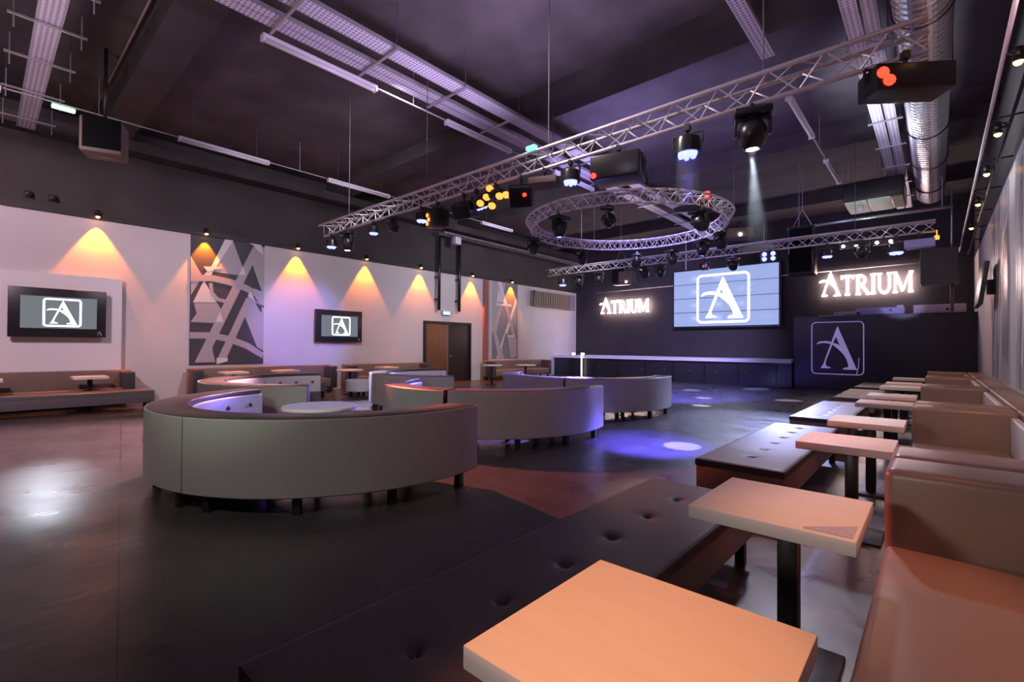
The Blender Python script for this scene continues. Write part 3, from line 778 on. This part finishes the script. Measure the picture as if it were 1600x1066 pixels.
par_can(pc, (-5.60, fy, fz), 'blue par light left of the amber cluster lamp', tilt=.5)
par_can(pc, (-3.77, fy, fz), 'blue par light right of centre on the near truss')
par_can(pc, (-2.14, fy, fz), 'large blue par light with blue beam on near truss', sc=1.15)
moving_head((-9.72, fy, fz-.0), 'black moving head at left of near truss, lamp pointing down', sc=.95)
moving_head((-8.0, fy, fz+.02), 'small black moving head tilted sideways on near truss', tilt=1.1, sc=.7, lens=SPKR)
mh = moving_head((-1.45, fy, fz+.05), 'big black moving head with a white beam on near truss', sc=.95, rz=.35)
box_light((-6.62, fy, fz), (.34, .3, .3), 'black effect light with orange glowing front under near truss', WARML, rz=-.3, lp_=((-.3, -.5, .2), (-.1, -.5, -.1), (-.3, -.5, -.3)), lr=.035)
box_light((-5.93, fy, fz), (.36, .3, .26), 'plain black box light hanging under near truss', None, rz=.2, tilt=.3)
am = thing('amber_cluster_light', 'cluster of round amber lamps glowing on the near truss', 'stage light', (-5.18, fy, HZ-.12))
b = MB(); clamp(b, 0, .12); b.box((0, 0, -.06), (.3, .22, .12), bev=.02); b.build('body', BLACKP, am, sharp=40)
for k, (x, z) in enumerate(((-.26, -.17), (-.12, -.1), (.0, -.26), (.3, -.15), (.16, -.14), (-.05, .02))):
    MB().tube((x, 0, -.06), (x, -.08, z), .012, 6).build('arm', BLACK, am)
    MB().lathe([(0, -.06), (.04, -.045), (.055, 0), (.04, .045), (0, .06)], 14, M=Matrix.Translation((x, -.1, z)) @ Matrix.Rotation(PI/2, 4, 'X')).build('bulb', WARML, am)
box_light((-4.66, fy, fz), (.34, .3, .3), 'dark scanner light with small red lamp on near truss', REDL, rz=.5, lp_=((.2, -.5, .1),), lr=.03, tilt=.35)
box_light((-4.22, fy, fz+.0), (.42, .32, .1), 'flat grey projector panel hung from the near truss centre', None, rz=.4, body=SPKR)
gl = tag(MB().box((-4.34, TYY-.02, TZ+.05), (.16, .08, .06), bev=.01).build('green_lamp', GREENL), 'small green glowing lamp clipped onto the near truss', 'lamp')
box_light((-3.03, fy, fz), (.62, .42, .3), 'wide black laser projector with red lamp on near truss', REDL, rz=.25, lp_=((-.42, -.5, -.35),), lr=.035)
lz = box_light((-.2, fy-.1, fz+.08), (.62, .28, .22), 'long black laser projector with red lamp at right end of truss', REDL, rz=YAW-.1, lp_=((-.44, -.5, .1), (-.36, -.5, -.2)), lr=.045)
# circle fixtures
def oncirc(a): return (-5.55+2.24*math.cos(R(a)), 10.25+2.24*math.sin(R(a)))
CH_ = [(205, 'moving head on the left of the round truss', SPKR, .9, .4), (262, 'moving head hanging at the front of the round truss', BLUEL, 1, 0), (290, 'pale lit moving head at front right of the round truss', ACW, .9, .6), (338, 'moving head on right side of the round truss with white ring', WHITEL, 1.0, 1.0),
      (150, 'moving head at the back left of the round truss', SPKR, .9, .3), (110, 'moving head at the back of the round truss, left of two', SPKR, .9, .5), (85, 'moving head at the back of the round truss, right of two', SPKR, .9, -.4), (38, 'moving head at back right of the round truss', SPKR, .9, .2), (60, 'moving head at the rear right of the round truss', BLUEL, .9, .1)]
for a, lab, ln, sc_, tl in CH_:
    x, y = oncirc(a); moving_head((x, y, 4.17), lab, tilt=tl, rz=R(a), sc=sc_, lens=ln)
tag(MB().tube((-5.55+2.2*math.cos(R(345)), 10.25+2.2*math.sin(R(345)), 4.52), (-5.55+2.2*math.cos(R(345)), 10.25+2.2*math.sin(R(345)), 4.62), .05, 10).build('red_lamp', REDL), 'small red warning lamp on top of the round truss', 'lamp')
box_light((-5.55+2.3, 10.25+.9, 4.18), (.5, .34, .22), 'pale box light at the right of the round truss', WHITEL, rz=.4, body=SPKR, lp_=((0, -.5, -.2),), lr=.03)
# far truss fixtures
f2z, f2y = 4.42-.23-.16, 14.485
par_can(pc, (-10.41, f2y, f2z), 'blue par light at the left end of far truss', sc=1.3)
moving_head((-9.7, f2y, f2z), 'pale moving head near the left end of far truss', tilt=.3, lens=SPKR)
moving_head((-8.85, f2y, f2z), 'dark moving head third along the far truss', tilt=-.4, lens=SPKR, sc=.9)
box_light((-7.76, f2y, f2z), (.5, .3, .4), 'large pale yoked light on far truss before left sign', WHITEL, body=SPKR, lp_=((.1, -.5, -.4),), lr=.03)
moving_head((-7.14, f2y, f2z), 'moving head right of the pale yoked light on far truss', tilt=.7, lens=WHITEL, sc=.9)
moving_head((-6.6, f2y, f2z), 'dark moving head left of the video wall on far truss', tilt=.2, lens=SPKR, sc=.9)
box_light((-5.2, f2y, f2z), (.24, .2, .2), 'small red lamp box above the video wall on far truss', REDL, lp_=((0, -.5, 0),), lr=.02)
moving_head((-4.4, f2y, f2z), 'dark moving head above right part of video wall', tilt=.6, lens=SPKR, sc=.9)
b4 = box_light((-3.38, f2y-.25, f2z+.34), (.42, .16, .3), 'square blue light with four lamps at centre of far truss', BLUEL, lp_=((-.25, -.5, .22), (.25, -.5, .22), (-.25, -.5, -.22), (.25, -.5, -.22)), lr=.06, up=.05)
par_can(pc, (-2.1, f2y, f2z+.02), 'dim blue par light below far truss right of speaker', sc=1.1)
par_can(pc, (-.72, f2y, f2z+.0), 'bright blue par light at right of far truss', sc=1.35)
moving_head((-1.38, f2y, f2z-.1), 'moving head with white ring above right sign', tilt=0, lens=SPKR, sc=.9)
for i, (x, lab) in enumerate(((-1.62, 'pair of small white lamps left on far truss right section'), (-.95, 'pair of small white lamps right on far truss right section'))):
    box_light((x, f2y, f2z+.1), (.44, .12, .1), lab, WHITEL, lp_=((-.3, -.5, 0), (.3, -.5, 0)), lr=.035, up=.06, name='twin_lamp')
box_light((-.3, f2y, f2z+.05), (.55, .25, .2), 'pale lilac strobe light at right end of far truss', None, body=DJW)
tag(MB().box((.0, f2y-.05, f2z+.0), (.09, .09, .09), bev=.02).tube((0, f2y-.0, f2z), (0, f2y, f2z+.18), .012, 6).build('orange_lamp', WARML), 'small orange lamp at right tip of far truss', 'lamp')

# ------------------------------------------------------------------ ceiling services
def tray(name, x0, x1, y0, y1, z, label, axis='y', hang=1.44, first=None, mat_=STEELP):
    t = thing('cable_tray', label, 'cable tray', ((x0+x1)/2, (y0+y1)/2, z), 0)
    w, l = x1-x0, y1-y0
    MB().box((0, 0, 0), (w, l, .012)).build('perforated_floor', mat_, t)
    if axis == 'y':
        for s in (-1, 1): MB().box((s*(w/2), 0, .03), (.012, l, .07)).build('side_rail', STEEL, t)
    else:
        for s in (-1, 1): MB().box((0, s*(l/2), .03), (l if False else w, .012, .07)).build('side_rail', STEEL, t)
    return t
tray('t', -7.34, -7.17, YF+.2, 21.2, 6.2, 'perforated steel ceiling tray, left strip of the central pair')
tray('t', -7.15, -6.99, YF+.2, 21.2, 6.2, 'perforated steel ceiling tray, middle strip of the central pair')
tray('t', -6.68, -6.38, YF+.2, 21.2, 6.2, 'perforated steel ceiling tray, right strip of central pair')
g = 0
for k in range(12):
    y = 2.86+k*1.47-1.47*1
    if abs(y-8.05) < .35 or abs(y-2.15) < .35 or abs(y-13.9) < .35: pass
    b = MB(); b.box((-6.88, y, 6.165), (1.12, .04, .03))
    for x in (-7.42, -6.34): b.tube((x, y, 6.16), (x, y, ZC), .007, 6, mi=1)
    tag(b.build('tray_hanger', [STEEL, RODM]), 'steel crossbar hanger under the central ceiling trays', 'hanger', 'hangers under the central trays')
tray('t', -2.12, -1.93, YF+.2, 8.45, 6.2, 'narrow white steel ceiling tray ending above near truss')
tray('t', -.98, -.80, YF+.2, 20.3, 6.15, 'perforated tray left of the silver duct, left strip')
tray('t', -.76, -.60, YF+.2, 20.3, 6.15, 'perforated tray left of the silver duct, right strip')
for k in range(10):
    y = 4.2+k*1.6
    b = MB(); b.box((-.78, y, 6.12), (.56, .035, .03))
    for x in (-1.04, -.54): b.tube((x, y, 6.11), (x, y, ZC), .007, 6, mi=1)
    tag(b.build('tray_hanger', [STEEL, RODM]), 'steel crossbar hanger under tray left of the silver duct', 'hanger', 'hangers under the tray by the duct')
# left ladder tray running across
lt = tray('t', -14.9, -2.6-5.0, .50, .78, 6.22, 'steel ceiling tray with crossbars at upper left corner', axis='x')
for k, x in enumerate((-8.55, -9.75, -11.1, -12.6, -14.2)):
    b = MB(); b.box((x, .64, 6.18), (.04, .85, .03))
    for y in (.28, 1.0): b.tube((x, y, 5.98), (x, y, 6.5), .009, 6)
    b.tube((x, .28, 6.5), (x, .28, ZC), .004, 6, mi=1); b.tube((x, 1.0, 6.5), (x, 1.0, ZC), .004, 6, mi=1)
    tag(b.build('tray_hanger', [STEEL, RODM]), 'crossbar with threaded rods under tray at upper left corner', 'hanger', 'hangers of the upper left tray')
def batten(x, y0, y1, z, label, m=TUBEW):
    t = thing('tube_light', label, 'ceiling light', (x, (y0+y1)/2, z), 0, 'unlit tube lights on the ceiling')
    l = y1-y0
    MB().box((0, 0, 0), (.11, l, .06), bev=.015).build('housing', m, t, sharp=40)
    MB().tube((0, -l/2+.05, -.055), (0, l/2-.05, -.055), .035, 12).build('diffuser', m, t)
    for s in (-1, 1): MB().box((0, s*(l/2-.02), -.03), (.12, .05, .1), bev=.01).build('end_cap', TUBEW, t)
    for s in (-.35, .35): MB().tube((0, s*l, .02), (0, s*l, ZC-z), .005, 6).build('hanger', RODM, t)
    return t
TB = [(-7.5, 2.76, 4.7, 'white tube light first beside the central ceiling trays'), (-7.5, 6.33, 8.3, 'white tube light second beside the central trays'), (-7.5, 10.0, 11.9, 'white tube light third beside the central trays above round truss'),
      (-12.62, -1.6, .22, 'white tube light at the extreme left edge of picture'), (-12.62, 2.92, 4.85, 'white tube light right of the hanging left speaker'), (-12.62, 6.42, 8.4, 'white tube light left above the near truss end'), (-12.62, 12.4, 14.1, 'white tube light far along the left ceiling line'),
      (-2.02, 9.82, 12.0, 'white tube light behind near truss on the right, nearer one'), (-2.02, 13.76, 15.8, 'white tube light behind near truss on the right, farther one')]
for x, y0, y1, lab in TB: batten(x, y0, y1, 6.12, lab)
for x, y0, y1, lab in ((-7.5, 4.7, 6.33, 'between first and second central tube lights'), (-7.5, 8.3, 10.0, 'between second and third central tube lights'), (-12.62, .22, 2.92, 'behind the hanging left speaker'), (-12.62, 4.85, 6.42, 'between two left tube lights'), (-12.62, 8.4, 12.4, 'between the far left tube lights'), (-2.02, 12.0, 13.76, 'between the two right tube lights')):
    tag(MB().box((x, (y0+y1)/2, 6.12), (.03, y1-y0-.01, .02)).tube((x, (y0+y1)/2, 6.13), (x, (y0+y1)/2, ZC), .006, 6).build('light_track', TRACKM), 'thin white track %s' % lab, 'track')
tag(MB().box((-12.62, 1.05, 6.05), (.09, .34, .07), bev=.015).build('emergency_light', emis('green_white_glow', (.4, 1, .5), 3)), 'small green white glowing emergency light near upper left corner', 'emergency light')
# duct
du = thing('air_duct', 'big round silver spiral air duct along the right ceiling', 'duct', (-.13, 8, 6.0))
M = Matrix.Rotation(-PI/2, 4, 'X')
prof = []
y = YF+.3-8
while y < 18.2-8:
    prof += [(.30, y), (.30, y+.10), (.312, y+.11), (.312, y+.13)]; y += .14
MB().lathe([(r, z) for r, z in prof], 40, M=M, smooth=False).build('duct_tube', DUCT, du)
MB().tube((0, 10.18, 0), (0, 10.22, 0), .30, 32).build('end_cap', DUCT, du)
for k in range(8):
    yy = -6.5+k*2.2
    b = MB(); b.path([(.325*math.cos(a), yy, .325*math.sin(a)) for a in [PI*i/16 for i in range(0, -17, -1)]], .012, 6)
    for s in (-1, 1): b.tube((s*.325, yy, 0), (s*.325, yy, ZC-6.0), .01, 6)
    b.build('strap', BLACK, du)
# left hung speaker
sp = thing('ceiling_speaker', 'beige and black loudspeaker hanging near upper left corner', 'speaker', (-11.35, 1.50, 5.22), 1.2)
MB().box((0, 0, 0), (.6, .5, .62), bev=.03).build('cabinet', SPKR, sp, sharp=40)
MB().box((.02, -.255, .03), (.54, .02, .54)).build('grille', GRILL, sp)
MB().box((.05, 0, -.312), (.16, .08, .01)).build('badge', BLACK, sp)
b = MB(); b.tube((0, 0, .3), (0, 0, ZC-5.1-.01), .03, 10); b.box((0, 0, .33), (.2, .1, .06)); b.build('mounting_pole', BLACK, sp)
# conduit across the ceiling by the near beam
tag(MB().tube((XL+.6, 1.72, 6.85), (-4, 1.72, 6.85), .02, 8).build('ceiling_conduit', mat('rusty_conduit', (.3, .24, .24), .5)), 'thin grey conduit running up the ceiling from left speaker', 'conduit')
# hung black speakers
for (x, y, z, w, h, lab) in ((-2.75, 15.0, 4.15, .62, 1.3, 'tall black hanging loudspeaker between video wall and right sign'), (-9.1, 16.5, 4.35, .6, .9, 'dark hanging loudspeaker above the left lit sign')):
    t = thing('hanging_speaker', lab, 'speaker', (x, y, z))
    MB().box((0, 0, 0), (w, .5, h), bev=.02).build('cabinet', BLACKP, t, sharp=40)
    MB().box((0, -.255, 0), (w-.1, .02, h-.12)).build('grille', GRILL, t)
    b = MB()
    for s in (-1, 1): b.tube((s*w*.4, 0, h/2), (0, 0, h/2+.5), .008, 6)
    b.tube((0, 0, h/2+.5), (0, 0, ZC-z), .008, 6); b.build('rigging', STEEL, t)
# air handler
ac = thing('air_unit', 'black ceiling air unit with two pale green grilles', 'air conditioner', (-1.27, 16.4, 5.47))
MB().box((0, 0, .25), (1.3, 1.5, .5), bev=.03).build('housing', BLACKP, ac, sharp=40)
for i, x in enumerate((-.37, .13)):
    MB().box((x, -.02, -.012), (.47, 1.4, .03), bev=.008, seg=1).build('grille', ACW, ac)
MB().box((.51, -.1, -.02), (.22, 1.2, .04)).build('control_box', SPKR, ac)
MB().tube((-.3, -.3, -.02), (-.3, -.3, -.2), .07, 14).build('sensor', ACW, ac)
b = MB()
for sx in (-.6, .1):
    for sy in (-.6, .6): b.tube((sx, sy, .49), (sx, sy, ZC-5.47), .012, 6)
b.build('hanger', STEEL, ac)
# wall screen and corner speaker on the right wall
ws = thing('wall_screen', 'black television tilted out from the right wall', 'television', (.93, 14.6, 2.85))
MB().box((-.06, 0, 0), (.12, .3, .3)).build('bracket', BLACK, ws)
MB().box((-.16, 0, .02), (.08, 1.5, .9), bev=.012, M=Matrix.Translation((-.05, 0, 0)) @ Matrix.Rotation(.12, 4, 'Y')).build('casing', BLACKP, ws, sharp=40)
cs = thing('corner_cabinet', 'grey green hanging cabinet in the right back corner', 'cabinet', (.35, 20.2, 4.1))
MB().box((-.3, 0, 0), (.9, .8, 1.1), bev=.03).build('cabinet', mat('grey_green_paint', (.16, .19, .16), .6), cs, sharp=40)
MB().tube((0, 0, .5), (0, 0, ZC-4.1), .02, 8).build('hanger', STEEL, cs)
MB().tube((.0, 0, -.5), (.0, 0, -1.42), .05, 10).build('pipe', SPKR, cs)

# ------------------------------------------------------------------ lights
# amber wall spots are beside their lamps above; some washes start at truss heads, fills and others are added without fixtures
spot('wash_left_wall', (-8.0, -2.5, 6.0), (-15.3, .3, 2.2), (1, .72, .84), 1700, 78, .9, .4)
spot('wash_left_wall_mid', (-7.2, 5.0, 6.0), (-15.3, 8.0, 2.7), (.96, .84, 1), 1050, 100, .9, .4)
spot('wash_left_wall_far', (-7.5, 12.5, 6.0), (-15.3, 15.5, 2.4), (.90, .84, 1), 1200, 100, .9, .4)
spot('wash_purple_wall', (-8.68, 5.4, 3.45), (-15.3, 6.9, 2.0), (.30, .28, 1), 1500, 32, .7, .08)
spot('house_fill', (-2.0, -3.5, 6.0), (-6.6, 3.2, .4), (1, .90, .86), 760, 58, .9, .5)
spot('house_fill_right', (-4.5, 3.5, 6.4), (-.2, 10.5, .5), (1, .80, .80), 1000, 62, .9, .4)
spot('seat_fill', (-2.2, -3.8, 2.3), (.4, 3.3, .75), (1, .84, .80), 480, 24, .9, .3)
spot('orange_table', (-.95, .9, 4.3), (-.62, 1.15, .7), (1, .35, .10), 500, 21, .7, .06)
spot('amber_seat', (.5, 1.5, 4.4), (.1, 1.7, .7), (1, .38, .16), 22, 50, .9, .06)
spot('sofa_top_fill', (-2.2, -1.3, 3.0), (-5.2, 1.9, 1.45), (.80, 1, .78), 420, 34, 1, .2)  # added spot; its soft edge grades the sofa back from the top down
spot('orange_table_far', (.5, 2.4, 4.4), (-.12, 2.55, .7), (1, .40, .2), 420, 28, .9, .06)
spot('lilac_tables', (-2.0, 9.0, 5.0), (-.5, 5.4, .7), (.90, .82, 1), 700, 38, .8, .2)
spot('ceiling_wash_near', (-5.0, 5.4, 4.6), (-5.0, 4.0, 7), (.80, .62, 1), 330, 168, .3, .3)
spot('ceiling_wash_far', (-5.5, 10.3, 4.7), (-5.5, 12.0, 7), (.5, .42, 1), 420, 168, .3, .3)
spot('ceiling_wash_left', (-9.0, -1.2, 4.4), (-9.6, -.2, 7), (1, .74, .80), 200, 168, .3, .3)
spot('ceiling_wash_right', (-2.2, 1.5, 4.6), (-2.2, 2.5, 7), (.9, .66, .9), 260, 168, .3, .3)
spot('warm_floor', (-10.0, 4.9, 3.6), (-3.0, 4.6, 0), (1, .20, .12), 5200, 30, .5, .05)
spot('warm_left', (-10.0, 5.1, 3.6), (-9.3, .5, 0), (1, .48, .52), 5600, 72, .8, .1)
spot('blue_pool', (-2.14, 5.41, 3.05), (-3.3, 6.9, 0), (.12, .10, 1), 13000, 34, 1, .05)
spot('white_pool', (-2.14, 5.41, 3.04), (-2.9, 7.15, 0), (.70, .70, 1), 9000, 9, .2, .03)
spot('blue_floor_far', (-5.5, 10.4, 3.5), (-5.8, 14.6, 0), (.16, .13, 1), 15000, 47, .8, .1)
for tx, ty in ((-6.45, 16.7), (-5.2, 14.4), (-4.56, 12.5), (-4.97, 18.9), (-3.2, 15.5)):
    spot('white_gobo', (-5.6, 12.9, 3.9), (tx, ty, 0), (.68, .72, 1), 9000, 6.5, .15, .03)
spot('floor_wash', (-3.0, 14.2, 3.5), (-2.8, 10.2, 0), (.48, .52, 1), 3000, 52, .8, .1)
spot('purple_sofa', (-9.2, 14.2, 3.5), (-8.2, 9.0, .6), (.30, .22, 1), 8000, 46, .6, .1)
spot('booth_pool', (-9.72, 5.41, 3.25), (-10.6, 6.6, 0), (.58, .58, 1), 4200, 34, .5, .05)
spot('bench_pool', (-1.2, 7.0, 4.2), (-1.5, 7.75, .4), (.85, .95, 1), 380, 8, .3, .03)
spot('left_floor_streak', (-14.4, 1.0, 3.3), (-7.2, .55, 0), (.80, .86, 1), 330, 10.5, 1, .12)  # added grazing spot without a fixture, makes the floor sheen
spot('stage_wash', (-6.0, 14.6, 4.2), (-10.0, 21.5, 1.8), (.52, .46, 1), 2600, 80, .8, .2)
spot('right_wall_wash', (-4.5, 9.0, 5.5), (.95, 10.5, 2.6), (.88, .88, 1), 260, 80, .9, .3)
spot('purple_side', (-2.14, 5.42, 3.0), (-4.2, 7.2, .5), (.35, .28, 1), 420, 26, .8, .05)
spot('duct_glint', (-1.7, 11.0, 4.7), (-.1, 11.5, 6.0), (.8, .86, 1), 420, 120, .8, .3)  # added spot without a fixture, for the pale highlight on the duct
spot('duct_pink', (.62, 6.0, 4.8), (-.05, 7.5, 6.0), (1, .55, .6), 90, 120, .8, .2)  # added likewise, for the pink side of the duct
spot('ac_fill', (-1.3, 14.6, 4.0), (-1.3, 16.4, 5.5), (.85, 1, .85), 90, 70, .8, .1)  # added spot brightening the air unit from below
spot('desk_light', (-.72, 14.45, 3.75), (-.9, 21.1, 3.15), (.55, .5, 1), 1300, 13, .6, .05)
# the moving head's beam and the blue par beam, each with a little haze hanging in it
def haze(name, top, bottom, r0, r1, dens, label):
    m = bpy.data.materials.new(name); m.use_nodes = True; nt = m.node_tree
    nt.nodes.remove(nt.nodes['Principled BSDF'])
    v = nt.nodes.new('ShaderNodeVolumeScatter'); v.inputs['Anisotropy'].default_value = 0
    tc = nt.nodes.new('ShaderNodeTexCoord'); sx = nt.nodes.new('ShaderNodeSeparateXYZ'); mr = nt.nodes.new('ShaderNodeMapRange')
    nt.links.new(tc.outputs['Object'], sx.inputs['Vector']); nt.links.new(sx.outputs['Z'], mr.inputs['Value'])
    mr.inputs['From Min'].default_value = bottom[2]; mr.inputs['From Max'].default_value = bottom[2]*.35+top[2]*.65; mr.inputs['To Min'].default_value = 0; mr.inputs['To Max'].default_value = dens
    nt.links.new(mr.outputs['Result'], v.inputs['Density'])
    nt.links.new(v.outputs['Volume'], nt.nodes['Material Output'].inputs['Volume'])
    o = MB().tube(bottom, top, r1, 32, r2=r0).build('haze', m)
    o['kind'] = 'stuff'; tag(o, label, 'haze')
haze('white_beam_haze', (-1.45, 5.41, 3.55), (-1.41, 5.45, 2.55), .035, .20, .28, 'thin pale haze lit by the big moving head beam')
haze('blue_beam_haze', (-2.14, 5.41, 3.68), (-2.14, 5.41, 3.1), .12, .15, .9, 'faint blue haze below the large blue par light')
spot('beam', (-1.45, 5.41, 3.54), (-1.38, 5.5, 1.9), (.70, .82, 1), 600, 15, .25, .02)
spot('blue_beam', (-2.14, 5.41, 3.69), (-2.14, 5.41, 0), (.15, .15, 1), 700, 14, .5, .08)

SC.view_settings.view_transform = 'Standard'; SC.view_settings.look = 'None'
SC.view_settings.gamma = 1; SC.view_settings.use_curve_mapping = False
SC.view_settings.exposure = 0
w = bpy.data.worlds.new('world'); SC.world = w; w.use_nodes = True
w.node_tree.nodes['Background'].inputs['Color'].default_value = (.05, .045, .06, 1); w.node_tree.nodes['Background'].inputs['Strength'].default_value = 1
SC.cycles.use_denoising = True
SC.cycles.max_bounces = 8
SC.cycles.sample_clamp_indirect = 4
